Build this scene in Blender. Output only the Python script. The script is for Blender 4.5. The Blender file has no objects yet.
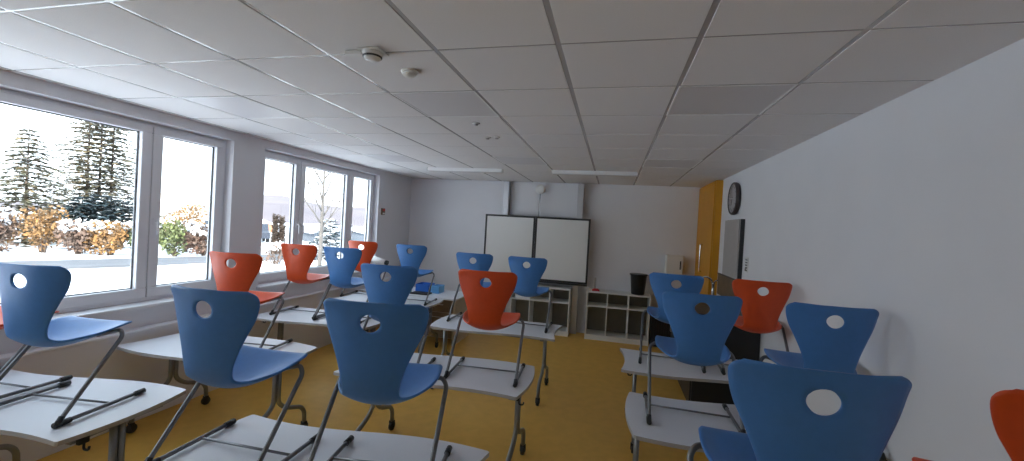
import bpy, bmesh, math, random
from mathutils import Vector, Matrix
random.seed(7)
scn = bpy.context.scene
COL = scn.collection
PI = math.pi

# ------------------------------------------------------------------ materials
def mat(name, color, rough=.5, metal=0., noise=None, bump=None, spec=.5, coat=0.):
    m = bpy.data.materials.new(name); m.use_nodes = True
    nt = m.node_tree; b = nt.nodes['Principled BSDF']
    b.inputs['Base Color'].default_value = (*color, 1)
    b.inputs['Roughness'].default_value = rough
    b.inputs['Metallic'].default_value = metal
    b.inputs['Specular IOR Level'].default_value = spec
    b.inputs['Coat Weight'].default_value = coat
    if noise or bump:
        tc = nt.nodes.new('ShaderNodeTexCoord')
    if noise:                                   # (scale, amount) colour mottling; or (scale, colour2)
        n = nt.nodes.new('ShaderNodeTexNoise'); n.inputs['Scale'].default_value = noise[0]; n.inputs['Detail'].default_value = 4
        r = nt.nodes.new('ShaderNodeValToRGB')
        c2 = noise[1]
        if not isinstance(c2, tuple): c2 = tuple(c*(1-c2) for c in color)
        r.color_ramp.elements[0].color = (*c2, 1); r.color_ramp.elements[1].color = (*color, 1)
        r.color_ramp.elements[0].position = .35; r.color_ramp.elements[1].position = .65
        nt.links.new(tc.outputs['Object'], n.inputs['Vector']); nt.links.new(n.outputs['Fac'], r.inputs['Fac'])
        nt.links.new(r.outputs['Color'], b.inputs['Base Color'])
    if bump:                                    # (scale, strength)
        n = nt.nodes.new('ShaderNodeTexNoise'); n.inputs['Scale'].default_value = bump[0]; n.inputs['Detail'].default_value = 3
        bp = nt.nodes.new('ShaderNodeBump'); bp.inputs['Strength'].default_value = bump[1]; bp.inputs['Distance'].default_value = .002
        nt.links.new(tc.outputs['Object'], n.inputs['Vector']); nt.links.new(n.outputs['Fac'], bp.inputs['Height'])
        nt.links.new(bp.outputs['Normal'], b.inputs['Normal'])
    return m

M = {}
M['wall'] = mat('wall_paint', (.80, .80, .83), .85, noise=(3, .02), bump=(180, .15), spec=.2)
M['tile'] = mat('ceiling_tile', (.83, .81, .81), .95, noise=(220, .05), bump=(300, .25), spec=.1)
M['tbar'] = mat('ceiling_bar', (.46, .44, .435), .22, spec=.9)
M['floor'] = mat('linoleum', (.76, .445, .090), .42, noise=(9, (.70, .405, .078)), bump=(60, .06), spec=.35)
M['pvc'] = mat('white_pvc', (.80, .80, .83), .35)
M['gasket'] = mat('gasket_and_gap_shade', (.05, .05, .055), .6)  # glazing gaskets, also the painted shade between sashes
M['sill'] = mat('sill_laminate', (.78, .78, .80), .4)
M['blue'] = mat('blue_plastic', (.055, .205, .53), .40, noise=(35, .05), bump=(420, .12))
M['orange'] = mat('orange_plastic', (.66, .070, .008), .42, noise=(35, .05), bump=(420, .12))
M['tube'] = mat('grey_steel_tube', (.20, .20, .21), .36, .65, noise=(60, .08))
M['black'] = mat('black_plastic', (.018, .018, .02), .45, bump=(200, .1))
M['white_top'] = mat('white_laminate', (.74, .75, .79), .42, noise=(120, .02))
M['edge'] = mat('table_edge', (.42, .40, .39), .5)
M['leg'] = mat('table_leg_grey', (.27, .275, .28), .36, .6, noise=(50, .06))
M['shelf'] = mat('shelf_white', (.80, .79, .76), .5, noise=(40, .03))
M['shelf_back'] = mat('shelf_back', (.25, .23, .18), .7, noise=(8, .1))
M['board'] = mat('whiteboard_enamel', (.80, .80, .78), .3)
M['alu'] = mat('aluminium', (.62, .63, .66), .35, .7)
M['dark'] = mat('dark_frame', (.03, .03, .033), .45)
M['yellow'] = mat('yellow_laminate', (.66, .30, .012), .5, noise=(6, .06))
M['grey_door'] = mat('grey_sheet', (.42, .40, .39), .45, noise=(12, .04))
M['brown'] = mat('brown_panel', (.20, .13, .075), .5, noise=(5, (.15, .10, .06)))
M['chrome'] = mat('chrome', (.75, .75, .76), .18, 1.)
M['light_panel'] = mat('light_diffuser', (.68, .66, .675), .5, bump=(250, .1))
M['lamp_white'] = mat('lamp_housing', (.86, .86, .86), .4)
M['device'] = mat('device_white', (.78, .77, .74), .5)
M['desk_side'] = mat('beige_panel', (.52, .47, .40), .55, noise=(14, .05))
M['drawer'] = mat('brown_drawer', (.22, .15, .09), .55, noise=(9, .15))
M['boxblue'] = mat('blue_box', (.03, .17, .62), .4, bump=(90, .1))
M['boxlight'] = mat('light_blue_box', (.16, .46, .80), .4, bump=(90, .1))
M['green'] = mat('green_plastic', (.05, .28, .12), .5)
M['red'] = mat('red_plastic', (.62, .03, .03), .45)
M['paper'] = mat('white_paper', (.82, .82, .82), .7)
M['clock'] = mat('clock_rim', (.045, .035, .038), .4)
M['clockface'] = mat('clock_face', (.45, .42, .44), .5)
M['snow'] = mat('snow', (.86, .87, .90), .8, noise=(.35, .05), bump=(3, .5), spec=.2)
M['road'] = mat('slushy_road', (.115, .118, .13), .8, noise=(1.2, .15))
M['bark'] = mat('bark', (.17, .125, .10), .9, noise=(6, .4))
M['palebark'] = mat('pale_bark', (.13, .115, .105), .85, noise=(8, .3))
M['conifer'] = mat('conifer_needles', (.15, .145, .085), .8, noise=(.9, (.075, .085, .07)))
M['conifer_sun'] = mat('conifer_sunlit', (.26, .19, .10), .8, noise=(.9, (.12, .11, .08)))  # warm low sun on the needles, put into their colour
M['juniper'] = mat('juniper', (.045, .075, .085), .8, noise=(1.5, (.03, .05, .06)))
M['leaf_orange'] = mat('leaf_orange', (.30, .145, .04), .8, noise=(2.5, (.14, .09, .05)))
M['leaf_yellow'] = mat('leaf_yellow', (.36, .23, .05), .8, noise=(2.5, (.16, .115, .06)))
M['leaf_brown'] = mat('leaf_brown', (.17, .10, .07), .8, noise=(2.5, (.10, .07, .055)))
M['leaf_green'] = mat('leaf_green', (.15, .175, .06), .8, noise=(2.5, (.09, .10, .05)))
M['house_wall'] = mat('house_render', (.60, .52, .45), .9, noise=(.8, .1))
M['house_dark'] = mat('house_dark', (.10, .115, .14), .8, noise=(1.5, .2))
M['house_orange'] = mat('house_orange', (.52, .24, .13), .9, noise=(.8, .1))
M['house_glass'] = mat('house_glass', (.05, .06, .08), .15)
M['hill'] = mat('snowy_hill', (.165, .135, .140), .9, noise=(.03, (.125, .105, .118)))
M['car'] = mat('car_paint', (.03, .035, .05), .3)
M['rubber'] = mat('rubber', (.02, .02, .02), .7)

def glass_mat():
    m = bpy.data.materials.new('window_glass'); m.use_nodes = True
    nt = m.node_tree; nt.nodes.clear()
    out = nt.nodes.new('ShaderNodeOutputMaterial'); mx = nt.nodes.new('ShaderNodeMixShader')
    t = nt.nodes.new('ShaderNodeBsdfTransparent'); t.inputs[0].default_value = (.93, .96, .955, 1)
    g = nt.nodes.new('ShaderNodeBsdfGlossy'); g.inputs['Roughness'].default_value = .02
    lw = nt.nodes.new('ShaderNodeLayerWeight'); lw.inputs[0].default_value = .5
    pw = nt.nodes.new('ShaderNodeMath'); pw.operation = 'POWER'; pw.inputs[1].default_value = 5
    f = nt.nodes.new('ShaderNodeMath'); f.operation = 'MULTIPLY_ADD'; f.inputs[1].default_value = .6; f.inputs[2].default_value = .025
    nt.links.new(lw.outputs['Facing'], pw.inputs[0]); nt.links.new(pw.outputs[0], f.inputs[0])
    nt.links.new(f.outputs[0], mx.inputs[0]); nt.links.new(t.outputs[0], mx.inputs[1]); nt.links.new(g.outputs[0], mx.inputs[2])
    nt.links.new(mx.outputs[0], out.inputs[0])
    return m
M['glass'] = glass_mat()

# ------------------------------------------------------------------ mesh helpers
class MB:
    def __init__(s): s.v = []; s.f = []; s.sm = []; s.mi = []
    def add(s, vs, fs, smooth=False, mi=0):
        o = len(s.v); s.v += [tuple(p) for p in vs]
        for f in fs: s.f.append([i+o for i in f]); s.sm.append(smooth); s.mi.append(mi)
        return s
    def box(s, x0, x1, y0, y1, z0, z1, b=0., mi=0):
        if x0 > x1: x0, x1 = x1, x0
        if y0 > y1: y0, y1 = y1, y0
        if z0 > z1: z0, z1 = z1, z0
        bm = bmesh.new()
        bmesh.ops.create_cube(bm, size=1)
        for v in bm.verts:
            v.co = Vector(((x0+x1)/2 + v.co.x*(x1-x0), (y0+y1)/2 + v.co.y*(y1-y0), (z0+z1)/2 + v.co.z*(z1-z0)))
        if b > 0:
            b = min(b, .45*min(x1-x0, y1-y0, z1-z0))
            bmesh.ops.bevel(bm, geom=list(bm.edges), offset=b, segments=2, affect='EDGES', profile=.5)
        return s.bm(bm, mi=mi)
    def bm(s, bm, smooth=False, mi=0, free=True):
        bm.verts.index_update()
        s.add([v.co[:] for v in bm.verts], [[v.index for v in f.verts] for f in bm.faces], smooth, mi)
        if free: bm.free()
        return s
    def xf(s, mtx):
        s.v = [tuple(mtx @ Vector(p)) for p in s.v]; return s
    def tube(s, pts, r, n=10, caps=True, mi=0, fillet=0.):
        pts = [Vector(p) for p in pts]
        if fillet: pts = fillet_path(pts, fillet)
        rs = r if isinstance(r, (list, tuple)) else [r]*len(pts)
        o = len(s.v); ref = None
        for i, p in enumerate(pts):
            if i == 0: t = pts[1]-p
            elif i == len(pts)-1: t = p-pts[i-1]
            else: t = (pts[i+1]-p).normalized() + (p-pts[i-1]).normalized()
            t.normalize()
            if ref is None:
                ref = t.orthogonal().normalized()
            ref = (ref - t*ref.dot(t)).normalized()
            bi = t.cross(ref)
            for k in range(n):
                a = 2*PI*k/n
                s.v.append(tuple(p + (ref*math.cos(a)+bi*math.sin(a))*rs[i]))
        for i in range(len(pts)-1):
            for k in range(n):
                a = o+i*n+k; b = o+i*n+(k+1) % n
                s.f.append([a, b, b+n, a+n]); s.sm.append(True); s.mi.append(mi)
        if caps:
            s.f.append([o+k for k in range(n)][::-1]); s.sm.append(False); s.mi.append(mi)
            e = o+(len(pts)-1)*n
            s.f.append([e+k for k in range(n)]); s.sm.append(False); s.mi.append(mi)
        return s
    def lathe(s, prof, c=(0, 0, 0), axis='Z', n=24, mi=0, smooth=True):
        o = len(s.v); m = len(prof)
        for (r, h) in prof:
            for k in range(n):
                a = 2*PI*k/n; x, y = r*math.cos(a), r*math.sin(a)
                if axis == 'Z': p = (x, y, h)
                elif axis == 'X': p = (h, x, y)
                else: p = (y, h, x)
                s.v.append((p[0]+c[0], p[1]+c[1], p[2]+c[2]))
        for i in range(m-1):
            for k in range(n):
                a = o+i*n+k; b = o+i*n+(k+1) % n
                s.f.append([a, b, b+n, a+n]); s.sm.append(smooth); s.mi.append(mi)
        s.f.append([o+k for k in range(n)][::-1]); s.sm.append(False); s.mi.append(mi)
        e = o+(m-1)*n
        s.f.append([e+k for k in range(n)]); s.sm.append(False); s.mi.append(mi)
        return s
    def prism(s, poly, z0, z1, mi=0, mi_side=None):
        n = len(poly); o = len(s.v)
        s.v += [(x, y, z0) for x, y in poly] + [(x, y, z1) for x, y in poly]
        s.f.append([o+k for k in range(n)][::-1]); s.sm.append(False); s.mi.append(mi)
        s.f.append([o+n+k for k in range(n)]); s.sm.append(False); s.mi.append(mi)
        for k in range(n):
            j = (k+1) % n
            s.f.append([o+k, o+j, o+n+j, o+n+k]); s.sm.append(False); s.mi.append(mi if mi_side is None else mi_side)
        return s
    def build(s, name, m, parent=None):
        me = bpy.data.meshes.new(name); me.from_pydata(s.v, [], s.f)
        for mm in (m if isinstance(m, (list, tuple)) else [m]): me.materials.append(mm)
        me.polygons.foreach_set('use_smooth', s.sm); me.polygons.foreach_set('material_index', s.mi)
        bm = bmesh.new(); bm.from_mesh(me); bmesh.ops.recalc_face_normals(bm, faces=bm.faces); bm.to_mesh(me); bm.free()
        me.update()
        o = bpy.data.objects.new(name, me); COL.objects.link(o)
        if parent is not None: o.parent = parent
        return o

def fillet_path(pts, r, n=5):
    out = [pts[0]]
    for i in range(1, len(pts)-1):
        a, b, c = pts[i-1], pts[i], pts[i+1]
        d1 = (a-b); d2 = (c-b); l = min(r, d1.length*.45, d2.length*.45)
        p0 = b+d1.normalized()*l; p1 = b+d2.normalized()*l
        for k in range(n+1):
            t = k/n; out.append(p0*(1-t)**2 + b*2*t*(1-t) + p1*t*t)
    out.append(pts[-1]); return out

def tag(o, label=None, cat=None, group=None, kind=None):
    if label: o['label'] = label
    if cat: o['category'] = cat
    if group: o['group'] = group
    if kind: o['kind'] = kind
    return o
def thing(name, loc, label, cat, group=None, rz=0.):
    o = bpy.data.objects.new(name, None); COL.objects.link(o)
    o.empty_display_size = .1
    o.location = loc; o.rotation_euler = (0, 0, rz)
    return tag(o, label, cat, group)
def struct(name, mb, m, parent=None):
    o = mb.build(name, m, parent)
    if parent is None: o['kind'] = 'structure'
    return o
def copy_tree(o, parent=None):
    c = o.copy(); COL.objects.link(c)
    if parent is not None: c.parent = parent
    for ch in list(o.children): copy_tree(ch, c)
    return c
def swap_mat(o, a, b):
    for ch in o.children:
        if ch.name.startswith('seat_shell'): ch.data = b.data

# ------------------------------------------------------------------ room shell
XL, XR, YB, YF, ZC = -4.12, 1.56, -1.6, 7.93, 2.80
SILL, HEAD = 1.03, 2.70
W1 = (-.40, 3.755); W2 = (4.17, 6.72)

struct('floor', MB().box(XL-.25, XR+.2, YB-.2, YF+.2, -.15, 0), M['floor'])
wl = MB()
XO = XL-.25
for y0, y1 in ((YB-.2, W1[0]), (W1[1], W2[0]), (W2[1], YF+.2)): wl.box(XO, XL, y0, y1, 0, 3.0)
for y0, y1 in (W1, W2):
    wl.box(XO, XL, y0, y1, 0, SILL-.03); wl.box(XO, XL, y0, y1, HEAD, 3.0)
struct('wall_left', wl, M['wall'])
struct('wall_right', MB().box(XR, XR+.2, YB-.2, YF+.2, 0, 3.0), M['wall'])
struct('wall_far', MB().box(XL, XR, YF, YF+.2, 0, 3.0), M['wall'])
struct('wall_back', MB().box(XL, XR, YB-.2, YB, 0, 3.0), M['wall'])
# boxed-in lower wall under the windows
struct('trim_1', MB().box(XL, -4.035, YB, YF, 0, .80, .004).box(XL, -4.02, YB, YF, .80, .825, .006), M['wall'])
struct('baseboard_right', MB().box(XR-.014, XR, YB, YF, 0, .07, .003), M['sill'])
struct('baseboard_far', MB().box(-4.02, XR-.014, YF-.014, YF, 0, .07, .003), M['sill'])

# ceiling: lay-in tiles in a bar grid (62.5 cm module)
GX, GY, P = -.926, 1.966, .625
LIGHTS = [(c, r) for c in (-3, 0, 3) for r in (1, 5, -3)]
ct = MB(); ct.box(XL, XR, YB, YF, ZC+.0025, 3.0, mi=1)
gx, gy = .0130, .0075
for c in range(-6, 6):
    for r in range(-7, 11):
        if (c, r) in LIGHTS: continue
        x0 = max(GX+(c-1)*P+gx, XL); x1 = min(GX+c*P-gx, XR); y0 = max(GY+r*P+gy, YB); y1 = min(GY+(r+1)*P-gy, YF)
        if x1-x0 < .02 or y1-y0 < .02: continue
        ct.box(x0, x1, y0, y1, ZC, ZC+.03, .002)
struct('ceiling', ct, [M['tile'], M['tbar']])
nm_row = {1: 'in mid room', 5: 'near the board wall', -3: 'behind us'}
nm_col = {-3: 'on the window side', 0: 'left of the middle', 3: 'on the right side'}
for c, r in LIGHTS:
    if r == -3: continue
    x0 = GX+(c-1)*P+.004; x1 = GX+c*P-.004; y0 = GY+r*P+.004; y1 = GY+(r+1)*P-.004
    t = thing('ceiling_light', ((x0+x1)/2, (y0+y1)/2, ZC), 'square unlit ceiling light panel %s, %s' % (nm_row[r], nm_col[c]), 'ceiling light', 'square ceiling light panels')
    hx, hy = (x1-x0)/2, (y1-y0)/2
    f = MB()
    for b in ((-hx, hx, -hy, -hy+.012), (-hx, hx, hy-.012, hy), (-hx, -hx+.012, -hy+.012, hy-.012), (hx-.012, hx, -hy+.012, hy-.012)):
        f.box(b[0], b[1], b[2], b[3], -.003, .002, .001)
    f.build('light_frame', M['lamp_white'], t)
    MB().box(-hx+.012, hx-.012, -hy+.012, hy-.012, -.0005, .002).build('diffuser', M['light_panel'], t)

# windows
XFi, XFo = -4.23, -4.30          # frame inner / outer face
def window(name, y0, y1, lights, label_handles):
    z0, z1 = SILL, HEAD
    root = bpy.data.objects.new(name, None); COL.objects.link(root); root.location = (XFi, (y0+y1)/2, z0); root['kind'] = 'structure'
    cy = (y0+y1)/2
    def B(mb, a, b, c, d, xa=XFo, xb=XFi, bev=.004): mb.box(xa-XFi, xb-XFi, a-cy, b-cy, c-z0, d-z0, bev)
    fr = MB()
    B(fr, y0, y1, z0, z0+.055); B(fr, y0, y1, z1-.05, z1); 
    edges = [l[0] for l in lights] + [lights[-1][1]]
    for k, e in enumerate(edges):
        w = .045 if k in (0, len(edges)-1) else .018
        a = y0 if k == 0 else e-w; b = y1 if k == len(edges)-1 else e+w
        B(fr, a, b, z0+.055, z1-.05)
    fr.build('window_frame', M['pvc'], root)
    for k, (a, b) in enumerate(lights):
        a2 = y0+.03 if k == 0 else a+.004; b2 = y1-.03 if k == len(lights)-1 else b-.004
        s = MB(); sw = .088
        ga, gb, gc, gd = a2+sw, b2-sw, z0+.04+sw, z1-.03-.068
        B(s, a2, b2, z0+.035, gc, XFo+.01, XFi+.018, .006); B(s, a2, b2, gd, z1-.03, XFo+.01, XFi+.018, .006)
        B(s, a2, ga, gc, gd, XFo+.01, XFi+.018, .006); B(s, gb, b2, gc, gd, XFo+.01, XFi+.018, .006)
        sash = s.build('sash', M['pvc'], root)
        q = MB()
        for (m, n, o, p_) in ((ga, gb, gc, gc+.008), (ga, gb, gd-.008, gd), (ga, ga+.008, gc, gd), (gb-.008, gb, gc, gd)):
            B(q, m, n, o, p_, -4.270, -4.255, 0)
        q.build('gasket', M['gasket'], sash)
        q = MB(); B(q, ga-.004, gb+.004, gc-.004, gd+.004, -4.268, -4.262, 0); q.build('glass_pane', M['glass'], sash)
        hs = label_handles.get(k)
        if hs is not None:
            yy = (b2-.037 if hs > 0 else a2+.037)-cy; zz = 1.78-z0
            h = MB().box(.018, .028, yy-.015, yy+.015, zz-.035, zz+.035, .004)
            h.tube([(.028, yy, zz), (.062, yy, zz), (.066, yy, zz-.02), (.066, yy, zz-.12)], .009, 10, fillet=.015)
            h.build('window_handle', M['pvc'], sash)
    if len(edges) > 2:
        q = MB()
        for e in edges[1:-1]: B(q, e-.0035, e+.0035, z0+.05, z1-.04, XFi, XFi+.004, 0)  # dark strip painting the shade deep in the gap between sashes
        q.build('sash_gap_shade', M['gasket'], root)
    return root
window('window_1', W1[0], W1[1], [(W1[0], 1.2), (1.2, 2.992), (2.992, W1[1])], {2: -1})
window('window_2', W2[0], W2[1], [(W2[0], 4.893), (4.893, 6.01), (6.01, W2[1])], {0: 1, 1: -1, 2: -1})
struct('trim_2', MB().box(XFi-.01, -4.055, W1[0]-.02, W1[1]+.03, SILL-.03, SILL, .006), M['sill'])
struct('trim_3', MB().box(XFi-.01, -4.055, W2[0]-.03, W2[1]+.03, SILL-.03, SILL, .006), M['sill'])

# ------------------------------------------------------------------ chairs
TZ = .74
ROWS = [  # y, z, half width, edge forward, edge up
 (0.000, .840, .226, .038, -.004), (0.003, .790, .228, .060, 0), (0.006, .715, .211, .060, 0), (0.009, .635, .176, .046, 0),
 (0.014, .560, .146, .032, 0), (0.022, .490, .127, .020, 0), (0.044, .425, .126, .010, .012), (0.092, .384, .156, .004, .036),
 (0.158, .368, .198, 0, .060), (0.232, .378, .224, 0, .060), (0.308, .404, .230, 0, .046), (0.375, .434, .224, 0, .024),
 (0.420, .450, .214, 0, .008), (0.446, .442, .204, 0, .002)]
def catmull(rows, t):
    n = len(rows)-1; x = min(max(t, 0), 1)*n; i = min(int(x), n-1); u = x-i
    p = [rows[max(i-1, 0)], rows[i], rows[i+1], rows[min(i+2, n)]]
    out = []
    for k in range(len(rows[0])):
        a, b, c, d = (q[k] for q in p)
        out.append(.5*((2*b)+(-a+c)*u+(2*a-5*b+4*c-d)*u*u+(-a+3*b-3*c+d)*u**3))
    return out
# arclength table
_N = 600; _L = [0.]
_pp = catmull(ROWS, 0)
for i in range(1, _N+1):
    q = catmull(ROWS, i/_N); _L.append(_L[-1]+math.hypot(q[0]-_pp[0], q[1]-_pp[1])); _pp = q
LEN = _L[-1]
def t_of_s(s):
    lo, hi = 0, _N
    while hi-lo > 1:
        m = (lo+hi)//2
        if _L[m] <= s: lo = m
        else: hi = m
    d = _L[hi]-_L[lo]
    return (lo+(s-_L[lo])/d if d else lo)/_N
def surf(u, s):
    y, z, hw, fw, up = catmull(ROWS, t_of_s(min(max(s, 0), LEN)))
    r0, r1 = .030, .05
    if s < r0: hw = hw-r0+math.sqrt(max(0, r0*r0-(r0-s)**2))
    if LEN-s < r1: q = LEN-s; hw = hw-r1+math.sqrt(max(0, r1*r1-(r1-q)**2))
    a = abs(u)
    return Vector((u*hw, y+fw*a**2.2, z+up*a**2.2))
def hw_of(s): return surf(1, s).x
def shell_mesh(m):
    us = [-1+2*i/28 for i in range(29)]
    ss = [0, .002, .006, .012, .02, .03]
    h0, h1 = .034, .034+.108           # rows of the hole block
    nb = 10
    ss += [h0+(h1-h0)*k/nb for k in range(nb+1)]
    n2 = 44; rest = LEN-.03
    ss += [h1+(rest-h1)*k/n2 for k in range(1, n2+1)]
    ss += [LEN-.02, LEN-.012, LEN-.006, LEN-.002, LEN]
    sc = .034+.054; ex, ey = .046, .039  # hole centre / half axes
    j0 = ss.index(h0); j1 = j0+nb; i0, i1 = 9, 19
    bm = bmesh.new(); G = {}
    for j, s in enumerate(ss):
        for i, u in enumerate(us):
            if i0 < i < i1 and j0 < j < j1: continue
            G[i, j] = bm.verts.new(surf(u, s))
    for j in range(len(ss)-1):
        for i in range(28):
            if i0 <= i < i1 and j0 <= j < j1: continue
            bm.faces.new([G[i, j], G[i+1, j], G[i+1, j+1], G[i, j+1]])
    loop = [(i, j0) for i in range(i0, i1)] + [(i1, j) for j in range(j0, j1)] + [(i, j1) for i in range(i1, i0, -1)] + [(i0, j) for j in range(j1, j0, -1)]
    prev = [G[k] for k in loop]
    flat = [(us[i]*hw_of(ss[j]), ss[j]) for i, j in loop]
    for ring in range(1, 4):
        w = ring/3; cur = []
        for (x, s) in flat:
            a = math.atan2((s-sc)/ey, x/ex)
            tx, ts = ex*math.cos(a), sc+ey*math.sin(a)
            xx, s2 = x*(1-w)+tx*w, s*(1-w)+ts*w
            cur.append(bm.verts.new(surf(xx/hw_of(s2), s2)))
        n = len(cur)
        for k in range(n):
            bm.faces.new([prev[k], prev[(k+1) % n], cur[(k+1) % n], cur[k]])
        prev = cur
    bmesh.ops.recalc_face_normals(bm, faces=bm.faces); bm.normal_update()
    for v in bm.verts: pass
    verts = list(bm.verts); verts_i = {v: k for k, v in enumerate(verts)}
    th = .011; V = [v.co.copy() for v in verts]; Nn = [v.normal.copy() for v in verts]
    top = [p + n*th*.5 for p, n in zip(V, Nn)]; bot = [p - n*th*.5 for p, n in zip(V, Nn)]
    mb = MB(); nv = len(V)
    mid = [None]*nv
    fs = [[verts_i[v] for v in f.verts] for f in bm.faces]
    mb.v = [tuple(p) for p in top+bot]
    for f in fs:
        mb.f.append(f); mb.f.append([k+nv for k in f][::-1])
    # rounded rim
    for e in bm.edges:
        if len(e.link_faces) == 1:
            a, b = verts_i[e.verts[0]], verts_i[e.verts[1]]
            fc = e.link_faces[0].calc_center_median()
            for k in (a, b):
                if mid[k] is None:
                    d = V[k]-fc; d -= Nn[k]*d.dot(Nn[k]); d.normalize()
                    mid[k] = len(mb.v); mb.v.append(tuple(V[k]+d*.0035))
            mb.f.append([a, b, mid[b], mid[a]]); mb.f.append([mid[a], mid[b], b+nv, a+nv])
    mb.sm = [True]*len(mb.f); mb.mi = [0]*len(mb.f)
    bm.free()
    return mb
shell_mb = shell_mesh(None)

def make_chair(m, loc, rz, label, group):
    t = thing('school_chair', loc, label, 'chair', group, rz)
    shell_mb.build('seat_shell', m, t)
    for s in (-1, 1):
        MB().tube([(s*.10, .325, .392), (s*.236, .336, .432), (s*.266, .318, .400), (s*.268, .012, .034), (s*.268, .002, .018)], .0112, 10, fillet=.035).build('upright_tube', M['tube'], t)
        r = MB().tube([(s*.268, .0, .0165), (s*.266, .455, .0165)], .0108, 10).build('runner', M['tube'], t)
        MB().tube([(s*.2665, .41, .0155), (s*.266, .468, .0155)], .0155, 10).build('end_cap', M['black'], r)
        hc = MB().tube([(s*.268, -.016, .0155), (s*.268, .06, .0155)], .0152, 10)
        hc.tube([(s*.268, .0, .016), (s*.268, .022, .05)], [.0155, .0135], 10)
        hc.build('heel_cap', M['black'], r)
    MB().tube([(-.266, .27, .0165), (.266, .27, .0165)], .0065, 8).build('crossbar', M['tube'], t)
    br = MB().tube([(-.105, .325, .392), (.105, .325, .392)], .0112, 10)
    br.box(-.05, .05, .25, .335, .368, .388, .004)
    br.build('seat_bracket', M['black'], t)
    return t
GB, GO = 'blue school chairs put up on the tables', 'orange school chairs put up on the tables'
CH = [  # colour, x, y, rot, label
 ('blue', -3.03, 1.525, 8, 'blue chair on the left front table, its seat against the big window'),
 ('orange', -3.69, 1.53, 4, 'orange chair on the left front table, almost outside the left picture edge'),
 ('blue', -1.707, 1.44, 2, 'blue chair on the bottom middle table, left one of the two there'),
 ('blue', -.953, 1.535, 8.7, 'blue chair at the middle front, nearest to the aisle, back towards us'),
 ('blue', .592, 1.315, 1.5, 'largest blue chair at the lower right with a big white grip hole'),
 ('orange', 1.236, 1.31, -5, 'orange chair cut off by the lower right picture edge beside the wall'),
 ('orange', -.904, 2.99, 4, 'bright orange chair on the middle table by the aisle, whiteboard behind'),
 ('blue', -1.645, 2.83, 5, 'blue chair on the middle table, left of the orange aisle chair'),
 ('orange', -3.03, 2.78, 9, 'orange chair in front of the pier between both windows'),
 ('orange', -3.525, 4.07, 5, 'orange chair in front of the left pane of the smaller window'),
 ('blue', -2.945, 4.07, 5, 'blue chair beside an orange one below the bare tree in the smaller window'),
 ('blue', -2.77, 5.39, 4, 'blue chair furthest back by the far left room corner'),
 ('orange', -3.585, 5.44, 6, 'small orange chair furthest back, by the right pane of the smaller window'),
 ('blue', -1.59, 4.69, 1, 'blue chair half hidden behind the orange aisle chair, left below the whiteboard'),
 ('blue', -.938, 4.68, 0, 'blue chair in front of the right whiteboard half and the left low shelf'),
 ('blue', .557, 2.735, -1, 'blue chair on the middle right table, left of the dark blue one by the wall'),
 ('blue', 1.248, 2.71, 0, 'dark blue chair on the middle right table right beside the bare wall'),
 ('blue', .578, 3.96, -4, 'blue chair on the rear right table, partly hidden, below the paper towel dispenser'),
 ('orange', 1.275, 3.955, -2, 'orange chair on the rear right table below the grey wall cabinet'),
]
protos = {}
for colr, x, y, rot, lab in CH:
    lz = TZ+.0008
    if colr not in protos:
        protos[colr] = make_chair(M[colr], (x, y, lz), math.radians(rot), lab, GB if colr == 'blue' else GO)
    else:
        c = copy_tree(protos[colr]); c.location = (x, y, lz); c.rotation_euler = (0, 0, math.radians(rot)); c['label'] = lab

# ------------------------------------------------------------------ tables
def top_poly():
    L, D = .715, .345; pts = []
    w = lambda x: .050*math.sin(2*PI*x/1.75)
    bulge = .042
    n = 28
    corner = .012
    def edge(y0, xs): return [(x, y0+w(x)) for x in xs]
    xs = [-L+corner+(2*L-2*corner)*k/n for k in range(n+1)]
    near = edge(-D, xs); far = edge(D, xs[::-1])
    m = 12
    def endc(x0, sgn, y_from, y_to, out):
        q = []
        for k in range(m+1):
            t = k/m; y = y_from+(y_to-y_from)*t
            q.append((x0+sgn*out*(1-(2*t-1)**2), y))
        return q
    yr0, yr1 = -D+w(L)+corner*.6, D+w(L)-corner*.6
    right = endc(L, 1, yr0, yr1, bulge)
    left = endc(-L, 1, D+w(-L)-corner*.6, -D+w(-L)+corner*.6, bulge)
    return near+right+far+left
POLY = top_poly()
def make_table(loc, rz, label, group):
    t = thing('school_table', loc, label, 'table', group, rz)
    mb = MB().prism(POLY, TZ-.024, TZ, 0, 1)
    mb.build('tabletop', [M['white_top'], M['edge']], t)
    bm = MB()
    for y in (-.16, .16): bm.box(-.55, .65, y-.02, y+.02, TZ-.064, TZ-.026, .003)
    bm.build('frame_rail', M['leg'], t)
    for s in (-1, 1):
        x = .665 if s > 0 else -.565
        f = MB()
        f.box(x-.025, x+.025, -.24, .24, TZ-.06, TZ-.024, .004)
        for q in (-1, 1):
            f.tube([(x, q*.021, TZ-.05), (x, q*.021, .36), (x, q*.10, .29), (x, q*.265, .235), (x, q*.305, .18), (x, q*.31, .085)], .0185, 12, fillet=.05)
        fo = f.build('leg', M['leg'], t)
        for q in (-1, 1):
            c = MB()
            c.lathe([(.012, -.016), (.038, -.014), (.040, -.008), (.040, .008), (.038, .014), (.012, .016)], (x, q*.31, .0402), 'X', 18)
            c.box(x-.024, x+.024, q*.31-.016, q*.31+.016, .062, .09, .005)
            c.box(x-.024, x-.018, q*.31-.012, q*.31+.012, .03, .075, .002); c.box(x+.018, x+.024, q*.31-.012, q*.31+.012, .03, .075, .002)
            c.build('caster', M['black'], fo)
        h = MB().box(x+s*.026, x+s*.05, -.22, -.17, TZ-.07, TZ-.024, .005)
        h.tube([(x+s*.045, -.195, TZ-.06), (x+s*.045, -.195, TZ-.10), (x+s*.075, -.195, TZ-.10), (x+s*.08, -.195, TZ-.08)], .006, 8, fillet=.012)
        h.build('bag_hook', M['black'], t)
    return t
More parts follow.
